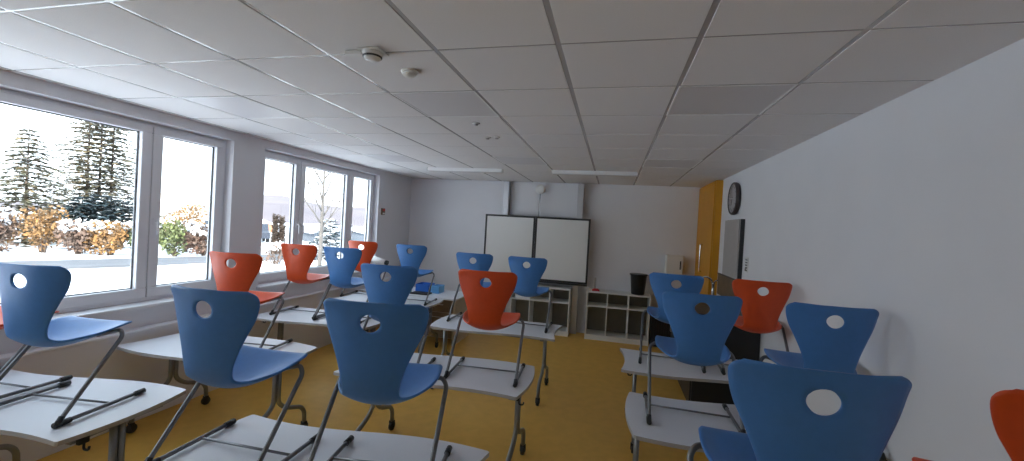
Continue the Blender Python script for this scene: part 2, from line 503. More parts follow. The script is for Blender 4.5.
TB = [  # x, y, rot, sx, label
 (-3.335, 1.735, 4, 1, 'white wavy-edged table at the lower left under the big window'),
 (-1.27, 1.72, 181, 1, 'white wavy-edged table at the bottom middle carrying the two nearest middle chairs'),
 (.86, 1.56, 0, .94, 'white table at the lower right under the largest blue chair'),
 (-1.30, 3.15, 0, 1, 'white table by the aisle carrying the bright orange chair'),
 (-3.265, 2.93, -5, 1, 'white table in front of the pier between the windows, second in the window row'),
 (.862, 2.93, 180, .94, 'white table on the right with bulging rounded left end, second in its row'),
 (-1.25, 4.77, 180, 1, 'white table before the whiteboard carrying two blue chairs'),
 (-3.27, 4.26, 1, 1, 'white table under the smaller window carrying an orange and a blue chair'),
 (.812, 4.12, 0, .94, 'white table on the right with hollowed left end, furthest back there'),
 (-3.18, 5.62, 1, 1, 'white table furthest back in the window row, beside the teacher desk'),
]
tp = None
for x, y, r, sx, lab in TB:
    if tp is None:
        tp = make_table((x, y, 0), math.radians(r), lab, 'white school tables'); o = tp
    else:
        o = copy_tree(tp)
    o.location = (x, y, 0); o.rotation_euler = (0, 0, math.radians(r)); o.scale = (sx, 1, 1); o['label'] = lab

# ------------------------------------------------------------------ far wall
bx0, bxm, bx1, bz0, bz1, by = -2.40, -1.42, -.40, .94, 2.135, 7.70
t = thing('whiteboard', (-1.4, YF, 0), 'wide white sliding board with black frame, two halves, on aluminium rails', 'whiteboard')
off = Vector((1.4, -YF, 0))
def P3(mb): mb.v = [tuple(Vector(p)+off) for p in mb.v]; return mb
for a, b in ((bx0, bxm-.003), (bxm+.003, bx1)):
    fr = MB(); w = .034
    fr.box(a, b, by, by+.035, bz0, bz0+w, .003).box(a, b, by, by+.035, bz1-w, bz1, .003).box(a, a+w, by, by+.035, bz0+w, bz1-w, .003).box(b-w, b, by, by+.035, bz0+w, bz1-w, .003)
    f = P3(fr).build('board_frame', M['dark'], t)
    P3(MB().box(a+w, b-w, by+.008, by+.03, bz0+w, bz1-w)).build('writing_surface', M['board'], f)
P3(MB().box(bx0, bx1, by-.05, by+.03, bz0-.028, bz0-.004, .004)).build('tray', M['dark'], t)
for a in (-2.10, -.67):
    r = MB().box(a, a+.115, 7.775, YF, .0, 2.785, .004)
    r.box(a+.018, a+.03, 7.768, 7.776, .02, 2.77); r.box(a+.085, a+.097, 7.768, 7.776, .02, 2.77)
    r.box(a+.02, a+.095, by+.035, 7.77, 1.3, 1.8, .003)
    P3(r).build('guide_rail', M['alu'], t)
P3(MB().box(-1.98, -.675, 7.90, YF, 2.15, 2.77, .003)).build('backing_panel', M['wall'], t)

t = thing('disc_sensor', (-1.375, 7.80, 2.13), 'round white disc on a thin stem above the whiteboard middle', 'sensor')
MB().lathe([(.03, 0), (.086, .004), (.09, .012), (.09, .026), (.08, .034), (.03, .036)], (0, -.025, .53), 'Y', 32).build('disc', M['device'], t)
MB().tube([(-.005, .005, .0), (0, .005, .50)], .012, 10).build('stem', M['alu'], t)

def shelf_unit(x0, x1, label):
    y0, y1, h = 7.50, 7.915, .85
    t = thing('low_shelf', ((x0+x1)/2, (y0+y1)/2, 0), label, 'shelf', 'low white open shelves under the board wall')
    cx, cy = (x0+x1)/2, (y0+y1)/2; w = .02
    def bb(n, m, *a):
        mb = MB()
        for q in a: mb.box(q[0]-cx, q[1]-cx, q[2]-cy, q[3]-cy, q[4], q[5], .002)
        return mb.build(n, m, t)
    bb('side_panel', M['shelf'], (x0, x0+w, y0, y1, 0, h)); bb('side_panel', M['shelf'], (x1-w, x1, y0, y1, 0, h))
    bb('top_panel', M['shelf'], (x0+w, x1-w, y0, y1, h-w, h))
    bb('plinth', M['shelf'], (x0+w, x1-w, y0+.01, y1, 0, .085))
    for k in (1, 2):
        xm = x0+(x1-x0)*k/3; bb('divider', M['shelf'], (xm-w/2, xm+w/2, y0, y1-.01, .085, h-w))
    for k in range(3):
        a = x0+(x1-x0)*k/3+(w if k == 0 else w/2); b = x0+(x1-x0)*(k+1)/3-(w if k == 2 else w/2)
        bb('shelf_board', M['shelf'], (a, b, y0, y1-.01, .585, .605))
    bb('back_panel', M['shelf_back'], (x0+w, x1-w, y1-.01, y1, .085, h-w))
    return t
shelf_unit(-.385, .70, 'low white open shelf with six cells carrying the black bin')
shelf_unit(-1.77, -.678, 'low white open shelf with six cells standing under the whiteboard')

t = thing('black_bin', (.49, 7.69, .85), 'black tapered bin standing on the right low shelf', 'bin')
n = 24
b = MB()
def ring(r, z, hx=1., hy=1.): return (r, z)
b.lathe([(.105, 0), (.112, .006), (.140, .335), (.148, .337), (.150, .36), (.143, .361), (.138, .34), (.108, .012)], (0, 0, .0005), 'Z', 28)
b.build('bin_body', M['black'], t)
MB().lathe([(.150, .345), (.155, .348), (.155, .358), (.150, .362)], (0, 0, .0), 'Z', 28).build('rim', M['black'], t)

t = thing('tape_dispenser', (-.24, 7.62, .85), 'small red base holding a dark upright stick on the right low shelf', 'stationery')
rb = MB().box(-.06, .07, -.035, .035, .0005, .03, .01).box(-.04, .05, -.02, .02, .03, .045, .006); rb.build('red_base', M['red'], t)
MB().box(-.032, .004, -.01, .01, .044, .24, .005).build('dark_stick', M['grey_door'], t)

t = thing('white_box', (-1.57, 7.66, .605), 'white box lying in the upper left cell of the left low shelf', 'box')
MB().box(-.13, .14, -.11, .13, .0005, .10, .004).build('box_body', M['paper'], t)
MB().box(-.135, .145, -.115, .135, .10, .115, .003).build('box_lid', M['paper'], t)

t = thing('paper_towel_dispenser', (1.10, YF, 1.24), 'white paper towel dispenser on the far wall beside the yellow cupboard', 'dispenser')
bm = MB().box(-.16, .14, -.13, -.001, 0, .34, .02); bm.build('housing', M['device'], t)
MB().box(.075, .095, -.134, -.128, .09, .24, .003).build('viewing_slot', M['black'], t)
MB().box(-.12, .05, -.11, -.03, -.014, .002, .003).build('paper_outlet', M['paper'], t)

t = thing('tall_cupboard', (1.53, 7.34, 0), 'tall yellow built-in cupboard in the far right corner reaching the ceiling', 'cupboard')
MB().box(-.065, .028, -.57, .575, 0, 2.79, .003).build('carcass', M['yellow'], t)
d = MB().box(-.088, -.068, -.565, .57, .06, 2.77, .003).build('cupboard_door', M['yellow'], t)
h = MB().tube([(-.088, .05, 1.36), (-.118, .05, 1.36), (-.118, .05, 1.80), (-.088, .05, 1.80)], .011, 10, fillet=.02); h.build('door_handle', M['chrome'], d)

# right wall things
t = thing('wall_cabinet', (XR, 5.93, 1.43), 'grey shallow cabinet hung on the right wall under the clock', 'cabinet')
MB().box(-.048, -.001, -.33, .33, 0, .745, .004).build('cabinet_body', M['dark'], t)
MB().box(-.068, -.049, -.328, .325, .005, .74, .003).build('cabinet_door', M['grey_door'], t)

t = thing('wall_clock', (XR, 6.02, 2.455), 'round wall clock with thick dark rim high on the right wall', 'clock')
MB().lathe([(.165, -.001), (.205, -.004), (.215, -.02), (.215, -.052), (.207, -.062), (.194, -.063), (.188, -.056), (.186, -.05)], (0, 0, 0), 'X', 40).build('rim', M['clock'], t)
fc = MB().lathe([(.05, -.0545), (.187, -.0535), (.187, -.049), (.05, -.048)], (0, 0, 0), 'X', 40); fo = fc.build('clock_face', M['clockface'], t)
tk = MB()
for k in range(12):
    a = PI*k/6
    q = MB().box(-.0565, -.0545, -.004, .004, .145, .170).xf(Matrix.Rotation(a, 4, 'X')); tk.add(q.v, q.f)
tk.build('hour_marks', M['dark'], fo)
def hand(a, l, w): return MB().box(-.0605, -.0575, -w, w, -.02, l, .001).xf(Matrix.Rotation(a, 4, 'X'))
hand(math.radians(-160), .095, .006).build('hour_hand', M['dark'], fo); hand(math.radians(-88), .14, .004).build('minute_hand', M['paper'], fo)

t = thing('switch_panel', (XR, 5.42, 1.63), 'small white switch panel with dark marks on the right wall beside the grey cabinet', 'switch')
MB().box(-.012, -.001, -.05, .05, -.085, .085, .003).build('plate', M['device'], t)
k_ = MB()
for i in range(3):
    for j in range(5):
        k_.box(-.0145, -.0115, -.04+i*.028, -.04+i*.028+.019, -.075+j*.031, -.075+j*.031+.017, .001)
k_.build('buttons', M['clock'], t)
MB().box(-.0148, -.0114, .005, .04, -.075, -.045, .001).build('dark_mark', M['dark'], t)

t = thing('splash_panel', (XR, 6.18, 1.11), 'brown panel on the right wall under the grey wall cabinet', 'wall panel')
MB().box(-.02, -.001, -.52, .50, 0, .29, .003).build('panel', M['brown'], t)
MB().box(-.026, -.001, -.53, .51, .29, .305, .003).build('cap_strip', M['dark'], t)
t = thing('tap', (1.40, 6.30, 1.11), 'grey metal tap in front of the brown wall panel', 'tap')
MB().lathe([(.03, 0), (.03, .01), (.02, .014), (.018, .16), (.022, .165), (.022, .19), (.01, .195)], (0, 0, .001), 'Z', 16).build('tap_body', M['chrome'], t)
MB().tube([(0, 0, .14), (-.03, 0, .24), (-.10, 0, .27), (-.16, 0, .24), (-.17, 0, .20)], .012, 10, fillet=.05).build('spout', M['chrome'], t)
MB().tube([(0, 0, .185), (.02, -.03, .22), (.03, -.08, .235)], .008, 8).build('lever', M['chrome'], t)

t = thing('black_cabinet', (1.22, 5.62, 0), 'large black cabinet along the right wall below the brown panel', 'cabinet')
MB().box(-.30, .335, -.80, .80, .09, 1.08, .006).build('cabinet_body', M['black'], t)
MB().box(-.325, .336, -.82, .82, 1.081, 1.109, .004).build('cabinet_top', M['black'], t)
for k in range(3):
    y0 = -.79+k*.53
    dd = MB().box(-.318, -.301, y0+.005, y0+.52, .10, 1.07, .003).build('cabinet_door', M['black'], t)
    MB().tube([(-.318, y0+.46, .55), (-.338, y0+.46, .55), (-.338, y0+.46, .69), (-.318, y0+.46, .69)], .005, 8, fillet=.01).build('door_handle', M['grey_door'], dd)
for x in (-.26, .29):
    for y in (-.74, .74): MB().lathe([(.02, 0), (.022, .004), (.026, .09)], (x, y, .0), 'Z', 12).build('foot', M['black'], t)

t = thing('mesh_bin', (.96, 7.66, 0), 'black ribbed waste bin on the floor between low shelf and yellow cupboard', 'bin')
mb = MB().box(-.235, .25, -.16, .16, 0.001, .60, .02)
for k in range(12): mb.box(-.225+k*.04, -.213+k*.04, -.168, -.158, .04, .56, .002)
mb.build('bin_body', M['black'], t)
MB().box(-.245, .26, -.17, .17, .60, .625, .008).build('lid', M['black'], t)

# teacher's desk
t = thing('teacher_desk', (-3.15, 6.48, 0), 'large white-topped teacher desk with beige side panel in the far left corner', 'desk')
MB().box(-.85, .85, -.40, .36, .715, .74, .004).build('desk_top', M['white_top'], t)
MB().box(.80, .83, -.36, .32, .001, .714, .003).build('side_panel', M['desk_side'], t)
MB().box(-.83, -.80, -.36, .32, .001, .714, .003).build('side_panel', M['desk_side'], t)
MB().box(-.80, .80, .28, .30, .12, .714, .003).build('front_panel', M['desk_side'], t)
pd = MB().box(.28, .795, -.33, .26, .10, .712, .003).build('pedestal', M['desk_side'], t)
for k in range(3):
    z = .115+k*.198
    dr = MB().box(.29, .785, -.352, -.331, z, z+.188, .003).build('drawer', M['drawer'], t)
    MB().tube([(.45, -.352, z+.12), (.45, -.372, z+.12), (.62, -.372, z+.12), (.62, -.352, z+.12)], .005, 8, fillet=.01).build('drawer_handle', M['alu'], dr)

def crate(x0, x1, y0, y1, h, m, label, kind):
    t = thing(kind, ((x0+x1)/2, (y0+y1)/2, .7405), label, 'box')
    a, b = (x1-x0)/2, (y1-y0)/2; w = .006
    c = MB().box(-a, a, -b, b, 0, .008, .002).box(-a, a, -b, -b+w, .008, h, .002).box(-a, a, b-w, b, .008, h, .002).box(-a, -a+w, -b+w, b-w, .008, h, .002).box(a-w, a, -b+w, b-w, .008, h, .002)
    for k in range(5):
        x = -a+2*a*(k+.5)/5; c.box(x-.006, x+.006, -b-.004, -b, .01, h-.015, .001)
    c.build('crate_body', m, t)
    r = MB().box(-a-.006, a+.006, -b-.006, -b, h-.012, h, .002).box(-a-.006, a+.006, b, b+.006, h-.012, h, .002).box(-a-.006, -a, -b, b, h-.012, h, .002).box(a, a+.006, -b, b, h-.012, h, .002)
    r.build('rim', m, t); return t
crate(-3.16, -2.93, 6.42, 6.68, .13, M['boxblue'], 'dark blue storage box on the teacher desk, left one', 'storage_box')
crate(-2.88, -2.74, 6.42, 6.66, .12, M['boxlight'], 'light blue storage box on the teacher desk, right one', 'storage_box')
t = thing('laptop', (-2.98, 6.27, .7405), 'flat black closed laptop on the teacher desk before the dark blue box', 'laptop')
MB().box(-.15, .15, -.10, .10, 0.0, .012, .004).build('base', M['black'], t)
MB().box(-.15, .15, -.10, .10, .0125, .022, .004).build('lid', M['black'], t)
t = thing('tape_roll_box', (-3.22, 6.30, .7405), 'small green box on the teacher desk beside the flat black laptop', 'box')
MB().box(-.04, .04, -.035, .035, 0, .06, .006).build('box_body', M['green'], t)
MB().box(-.042, .042, -.037, .037, .06, .07, .003).build('box_lid', M['green'], t)
t = thing('document_camera', (-3.80, 6.36, .7405), 'document camera with white head and black ends on a stand on the teacher desk', 'document camera')
MB().box(-.14, .14, -.12, .12, 0, .04, .012).build('base', M['black'], t)
MB().tube([(.05, 0, .04), (.06, 0, .25), (.02, 0, .44), (-.02, 0, .475)], .014, 10, fillet=.06).build('arm', M['device'], t)
hd = MB().tube([(-.13, -.03, .505), (.11, -.03, .455)], .048, 18).build('camera_head', M['device'], t)
e = MB().tube([(-.165, -.03, .512), (-.13, -.03, .505)], .04, 16); e.tube([(.11, -.03, .455), (.15, -.03, .447)], .04, 16); e.build('end_cap', M['black'], hd)

# fire alarm box on the window wall
t = thing('alarm_box', (XL, 6.86, 2.06), 'small dark red alarm box on the wall right of the smaller window', 'alarm')
MB().box(.001, .03, -.05, .05, -.06, .06, .004).build('housing', M['brown'], t)
MB().box(.030, .034, -.035, .035, .01, .05, .001).build('red_plate', M['red'], t)
MB().box(.030, .034, -.035, .035, -.05, -.02, .001).build('white_plate', M['device'], t)

# ceiling devices
t = thing('smoke_detector', (-1.27, 1.94, ZC), 'white smoke detector with side bracket on the near ceiling', 'smoke detector')
MB().lathe([(.055, -.001), (.055, -.012), (.050, -.018), (.048, -.030), (.041, -.042), (.022, -.050), (.008, -.051)], (0, 0, 0), 'Z', 28).build('detector_head', M['device'], t)
MB().lathe([(.046, -.0255), (.0495, -.028), (.0495, -.033), (.045, -.036)], (0, 0, 0), 'Z', 28).build('vent_slots', M['dark'], t)
MB().box(-.15, -.05, -.03, .02, -.022, -.001, .006).box(-.06, .065, -.055, .055, -.010, -.001, .004).build('bracket', M['device'], t)
t = thing('motion_sensor', (-1.205, 2.22, ZC), 'round white domed sensor on the ceiling just beyond the smoke detector', 'sensor')
MB().lathe([(.048, -.001), (.048, -.010), (.043, -.016)], (0, 0, 0), 'Z', 24).build('base_ring', M['device'], t)
MB().lathe([(.042, -.015), (.038, -.026), (.026, -.036), (.008, -.040)], (0, 0, 0), 'Z', 24).build('dome', M['device'], t)
for x, y, lab in ((-1.20, 3.42, 'small flat disc on the ceiling, nearest of the three ceiling discs'), (-1.265, 3.98, 'small flat disc on the ceiling, left one of the rear pair'), (-1.165, 3.96, 'small flat disc on the ceiling, right one of the rear pair')):
    t = thing('ceiling_disc', (x, y, ZC), lab, 'sensor', 'small discs on the ceiling')
    MB().lathe([(.034, -.001), (.034, -.006), (.028, -.012)], (0, 0, 0), 'Z', 20).build('base_ring', M['device'], t)
    MB().lathe([(.018, -.0115), (.016, -.020), (.006, -.022)], (0, 0, 0), 'Z', 16).build('lens', M['grey_door'], t)
for x0, x1, lab in ((-2.95, -1.70, 'long white board lamp on the ceiling near the far left corner'), (-.93, .30, 'long white board lamp on the ceiling right above the whiteboard')):
    t = thing('board_lamp', ((x0+x1)/2, 6.22, ZC), lab, 'lamp', 'linear lamps in front of the board wall')
    l = (x1-x0)/2
    MB().box(-l+.012, l-.012, -.05, .05, -.055, -.001, .006).build('housing', M['lamp_white'], t)
    for s in (-1, 1): MB().box(s*l, s*(l-.012), -.052, .052, -.058, -.001, .004).build('end_cap', M['device'], t)
    MB().box(-l+.02, l-.02, -.04, .04, -.062, -.0555, .002).build('diffuser', M['light_panel'], t)

# ------------------------------------------------------------------ outdoors
GZ = -.2
g = MB(); nx, ny = 60, 60
xs = [-260+256*(1-(1-i/nx)**3) if False else -4.4-255*(i/nx)**2.2 for i in range(nx+1)]
ys = [-120+ 420*j/ny for j in range(ny+1)]
def gh(x, y):
    d = math.hypot(x, y)
    return GZ + .04*math.sin(x*.9+y*.4)*math.cos(y*.7) - (max(0, d-26)*.015 if d < 90 else .96)
g.add([(x, y, gh(x, y)) for x in xs for y in ys], [[i*(ny+1)+j, i*(ny+1)+j+1, (i+1)*(ny+1)+j+1, (i+1)*(ny+1)+j] for i in range(nx) for j in range(ny)], True)
struct('ground', g, M['snow'])
# the cleared road: a shallow slab following the hedge
rd = MB()
pts = [(-26, -8), (-22, 0), (-19.2, 6.2), (-17.4, 10.2), (-16.3, 13.2), (-15.2, 17), (-13.4, 24), (-11, 34)]
lv = []
for i, (x, y) in enumerate(pts):
    a = pts[max(i-1, 0)]; b = pts[min(i+1, len(pts)-1)]
    d = Vector((b[0]-a[0], b[1]-a[1], 0)).normalized(); nrm = Vector((-d.y, d.x, 0))
    for s in (-1, 1):
        p = Vector((x, y, 0))+nrm*s*1.15; lv += [(p.x, p.y, GZ-.1), (p.x, p.y, GZ+.065)]
fs = []
for i in range(len(pts)-1):
    o = i*4; q = o+4
    fs += [[o+1, o+3, q+3, q+1], [o, o+1, q+1, q], [o+3, o+2, q+2, q+3], [o, q, q+2, o+2]]
rd.add(lv, fs)
tag(rd.build('road', M['road']), kind='structure')

def leafcloud(mb, c, rx, ry, rz, n, size, rnd, mi=0, fill=.55):
    for _ in range(n):
        while True:
            p = Vector((rnd.uniform(-1, 1), rnd.uniform(-1, 1), rnd.uniform(-1, 1)))
            if fill < p.length <= 1 or (p.length <= 1 and rnd.random() < .25): break
        q = Vector((c[0]+p.x*rx, c[1]+p.y*ry, c[2]+p.z*rz))
        a = Vector((rnd.gauss(0, 1), rnd.gauss(0, 1), rnd.gauss(0, 1))).normalized(); b = a.orthogonal().normalized()
        s = size*rnd.uniform(.6, 1.3)
        mb.add([q+a*s, q+b*s*.5, q-a*s, q-b*s*.5], [[0, 1, 2, 3]], False, mi)
def bush(x, y, r, h, m, label, group='shrubs of the hedge outside', n=900, size=.085, snow=.0):
    rnd = random.Random(int(x*131+y*977))
    t = thing('hedge_shrub', (x, y, GZ-.05), label, 'shrub', group)
    st = MB()
    for k in range(9):
        a = rnd.uniform(0, 2*PI); e = Vector((math.cos(a)*r*.7*rnd.random(), math.sin(a)*r*.7*rnd.random(), h*rnd.uniform(.6, .95)))
        st.tube([(e.x*.15, e.y*.15, 0), (e.x*.5, e.y*.5, e.z*.5), tuple(e)], [.022, .015, .006], 5)
    st.build('stems', M['bark'], t)
    lf = MB()
    for k in range(6):
        a = rnd.uniform(0, 2*PI); d = r*.45*rnd.random()
        leafcloud(lf, (math.cos(a)*d, math.sin(a)*d, h*rnd.uniform(.32, .70)), r*.6, r*.6, h*.32, n//6, size, rnd)
    lf.build('foliage', m, t)
    if snow:
        sn = MB(); leafcloud(sn, (0, 0, h*.80), r*.75, r*.75, h*.18, int(n*snow), size*1.5, rnd); sn.build('snow_cover', M['snow'], t)
    return t
shr = [(-25.6, 8.2, 1.05, 1.9, 'leaf_brown', 'brown snowy shrub at the far left end of the hedge', .1), (-24.3, 9.7, 1.0, 2.2, 'leaf_yellow', 'yellow leaved shrub left in the hedge under the left fir', .0),
 (-23.1, 10.9, .95, 1.8, 'leaf_brown', 'reddish brown shrub between the yellow and the bright orange one', .12), (-21.9, 11.7, .90, 2.05, 'leaf_orange', 'bright orange shrub under the gap between both firs', .0),
 (-20.8, 12.15, .85, 1.5, 'leaf_brown', 'low brown shrub with snow under the big fir', .1), (-19.9, 12.7, .85, 1.5, 'leaf_orange', 'low orange shrub under the dark blue-green juniper', .1),
 (-19.1, 13.35, .8, 1.7, 'leaf_green', 'greenish yellow shrub left beside the window mullion', .1), (-18.5, 14.2, .8, 1.6, 'leaf_green', 'olive green shrub just behind the window mullion', .0),
 (-18.1, 15.2, .85, 1.5, 'leaf_brown', 'brown hedge shrub in the narrow pane, left one', .05), (-17.7, 16.35, .85, 1.3, 'leaf_orange', 'low rust coloured hedge shrub in the narrow pane, right one', .08)]
for x, y, r, h, m, lab, sn in shr: bush(x, y, r, h, M[m], lab, snow=sn)
for x, y, r, h, m, lab in ((-26.4, 10.2, .8, 2.1, 'leaf_brown', 'brown shrub of the back hedge row below the left picture edge'), (-25.4, 11.9, .85, 1.9, 'leaf_orange', 'orange shrub of the back hedge row behind the yellow one'),
   (-20.3, 14.3, .7, 1.9, 'leaf_yellow', 'yellowish shrub of the back hedge row right of the juniper'),
   (-20.0, 15.9, .7, 1.6, 'leaf_brown', 'brown shrub of the back hedge row behind the olive green one'), (-19.5, 17.4, .75, 1.5, 'leaf_brown', 'brown shrub of the back hedge row at the right edge of the narrow pane')):
    bush(x, y, r, h, M[m], lab, 'shrubs of the back hedge row', 700, .09, .08)
bush(-22.0, 17.6, 1.15, 2.5, M['leaf_orange'], 'tall golden orange shrub in the narrow pane', 'taller shrubs outside', 620, .08)
bush(-13.3, 14.3, .9, 1.0, M['leaf_brown'], 'low snowy shrub behind the left pane of the smaller window', 'shrubs by the smaller window', 300, .06, .35)
bush(-14.6, 16.8, .8, .9, M['leaf_brown'], 'low brown shrub beside the column shaped conifer', 'shrubs by the smaller window', 260, .06, .3)

def conifer(x, y, h, r, m, label, name='fir_tree', trunks=((0, 0),), sun_gold=None, snow=0., whorls=22, droop=.25, dens=1., base=.08, ns=1.):
    rnd = random.Random(int(abs(x*57+y*311)))
    t = thing(name, (x, y, GZ-.3), label, 'tree', 'conifers outside')
    tr = MB(); nd = MB(); sn = MB()
    for (tx, ty) in trunks:
        hh = h*(1-.06*(abs(tx)+abs(ty)))
        tr.tube([(tx, ty, 0), (tx, ty, hh*.5), (tx, ty, hh)], [.12, .06, .012], 7)
        for w in range(whorls):
            f = base+(1-base)*w/whorls
            z = hh*f; rr = r*(1-f)**.8*(.8+.4*rnd.random())+.12
            nbr = 7
            for k in range(nbr):
                a = 2*PI*(k+rnd.random()*.8)/nbr+w
                l = rr*rnd.uniform(.7, 1.12)
                d = Vector((math.cos(a), math.sin(a), 0))
                p0 = Vector((tx, ty, z)); p1 = p0+d*l*.55+Vector((0, 0, -l*droop*.3)); p2 = p0+d*l+Vector((0, 0, -l*droop))
                tr.tube([p0, p1, p2], [.022, .014, .005], 4, caps=False)
                nn = max(5, int(l*26*dens))
                for q in range(nn):
                    u = rnd.uniform(.12, 1.02)
                    c = p0.lerp(p1, u*2) if u < .5 else p1.lerp(p2, (u-.5)*2)
                    side = Vector((-d.y, d.x, 0))*rnd.choice((-1, 1))
                    ln = ns*(.10+.16*(1-abs(u-.5)))*rnd.uniform(.7, 1.3)
                    v = (side*.75+d*.6+Vector((0, 0, rnd.uniform(-.45, .15)))).normalized()
                    wv = v.cross(Vector((rnd.gauss(0, .3), rnd.gauss(0, .3), 1))).normalized()*.058
                    nd.add([c-wv, c+wv, c+v*ln+wv*.3, c+v*ln-wv*.3], [[0, 1, 2, 3]], False, 1 if (sun_gold is not None and rnd.random() < sun_gold(z/h, d)) else 0)  # a share of the needles gets the painted sun colour
                    if snow and rnd.random() < snow:
                        sn.add([c-wv*1.6+Vector((0, 0, .03)), c+wv*1.6+Vector((0, 0, .03)), c+v*ln*.8+wv+Vector((0, 0, .03)), c+v*ln*.8-wv+Vector((0, 0, .03))], [[0, 1, 2, 3]])
    tr.build('trunk', M['bark'], t)
    nd.build('needles', [m, M['conifer_sun']], t)
    if snow: sn.build('snow_cover', M['snow'], t)
    return t
conifer(-28, 14.25, 6.0, 2.3, M['conifer'], 'slender fir tree on the left seen through the big window', sun_gold=lambda f, d: .35, whorls=27, snow=.05)
conifer(-34, 20.9, 10.8, 3.0, M['conifer'], 'largest fir tree with several thin trunks in the big window', trunks=((0, 0), (.30, .50), (-.3, -.5)), sun_gold=lambda f, d: .55 if d.y < 0 else .15, whorls=32, snow=.04, droop=.12, dens=.75)  # sun colour painted mostly on the branches towards the sun
conifer(-34.5, 15.2, 6.0, 1.7, M['conifer'], 'fir tree cut by the left picture edge', sun_gold=lambda f, d: .3, whorls=25, snow=.05)
conifer(-23.6, 14.6, 2.9, 1.5, M['juniper'], 'spreading dark blue-green juniper in front of the largest fir', 'juniper_shrub', sun_gold=None, whorls=14, droop=-.12, dens=1.6, snow=.06, trunks=((0, 0), (.3, .7), (-.2, -.6)), base=.25)
conifer(-16.8, 17.9, 2.25, .10, M['bark'], 'narrow rusty column shaped conifer in the smaller window', 'column_conifer', trunks=((0, 0), (.20, .22)), whorls=26, droop=-1.6, dens=2.8, ns=.3)
conifer(-13.2, 17.4, 2.4, 1.0, M['juniper'], 'small snow covered fir behind the bare tree', sun_gold=None, whorls=14, snow=.45, dens=1.2)

# bare tree
t = thing('bare_tree', (-9.05, 11.5, GZ-.02), 'slim leafless tree in the middle pane of the smaller window', 'tree')
rnd = random.Random(5)
tk = MB().tube([(0, 0, 0), (.01, .01, 1.0), (0, .02, 1.95), (.02, .0, 3.0), (.0, .02, 4.6)], [.075, .066, .055, .036, .01], 9)
tk.build('trunk', M['palebark'], t)
def limb(p, d, l, r, depth):
    pts = [p]; q = p.copy(); dd = d.normalized()
    for k in range(4):
        dd = (dd+Vector((rnd.gauss(0, .08), rnd.gauss(0, .08), .10))).normalized(); q = q+dd*l/4; pts.append(q.copy())
    b = MB().tube(pts, [r*(1-.2*k) for k in range(5)], 6)
    if depth:
        for k in (1, 2, 3):
            for s in (-1, 1):
                sd = (dd+Vector((rnd.gauss(0, .4), s*.8*rnd.random(), .4))).normalized()
                sub = limb(pts[k], sd, l*.45*rnd.uniform(.6, 1.1), r*.4, depth-1); b.add(sub.v, sub.f, True)
    return b
for (z, dx, dy, dz, l) in ((1.75, .25, .95, .75, 1.3), (1.85, -.2, -.85, .9, 1.15), (2.05, .2, .9, .9, 1.0), (2.25, -.1, -.9, .7, .95), (2.5, .1, -.6, 1.0, .8), (2.7, .1, .7, .9, .8), (3.1, 0, -.7, .8, .55), (3.3, 0, .7, .8, .5)):
    limb(Vector((.005, .01, z)), Vector((dx, dy, dz)), l*1.4, .028, 1).build('branch', M['palebark'], t)

# houses
def house(x, y, rz, w, d, h, rh, wm, label, wins=3, base=GZ-1.2, chim=True):
    t = thing('house', (x, y, base), label, 'house', 'snowy houses beyond the street', rz)
    MB().box(-w/2, w/2, -d/2, d/2, 0, h, .0).add([(-w/2, -d/2, h), (w/2, -d/2, h), (-w/2, d/2, h), (w/2, d/2, h), (-w/2, 0, h+rh), (w/2, 0, h+rh)], [[0, 4, 2], [1, 3, 5]]).build('walls', wm, t)
    r = MB(); e = .35
    for s in (-1, 1):
        r.add([(-w/2-e, s*(d/2+e), h-.25), (w/2+e, s*(d/2+e), h-.25), (w/2+e, 0, h+rh+.02), (-w/2-e, 0, h+rh+.02),
               (-w/2-e, s*(d/2+e), h-.03), (w/2+e, s*(d/2+e), h-.03), (w/2+e, 0, h+rh+.27), (-w/2-e, 0, h+rh+.27)],
              [[0, 1, 2, 3], [4, 5, 6, 7], [0, 1, 5, 4], [0, 3, 7, 4], [1, 2, 6, 5]])
    r.build('roof', M['snow'], t)
    for k in range(wins):
        xx = -w/2+w*(k+.5)/wins
        f = MB().box(xx-.5, xx+.5, -d/2-.05, -d/2+.02, 1.0, 2.3, .01).build('window', M['pvc'], t)
        MB().box(xx-.42, xx+.42, -d/2-.07, -d/2-.045, 1.08, 2.22).build('window_glass', M['house_glass'], f)
    if chim: MB().box(w*.2, w*.2+.5, -.3, .3, h, h+rh+.9, .02).build('chimney', wm, t)
    return t
house(-40, 34, math.radians(-50), 8, 7, 2.3, 1.5, M['house_wall'], 'pale house with snowy roof beyond the hedge in the narrow pane')
house(-62, 46, math.radians(-55), 8, 7, 2.6, 1.6, M['house_wall'], 'more distant pale house with snowy roof behind the nearer pale one')
house(-24.4, 32.2, math.radians(-38), 6.5, 4, 1.15, .2, M['house_dark'], 'dark grey low shed behind the bare tree', 0, base=-.45, chim=False)
house(-47, 46.5, math.radians(-38), 4, 4, 1.6, .8, M['house_orange'], 'orange house at the left edge of the smaller window', 1)
house(-33, 58, math.radians(-30), 6, 5, 2.3, .9, M['house_orange'], 'reddish house in the right pane of the smaller window', 2)
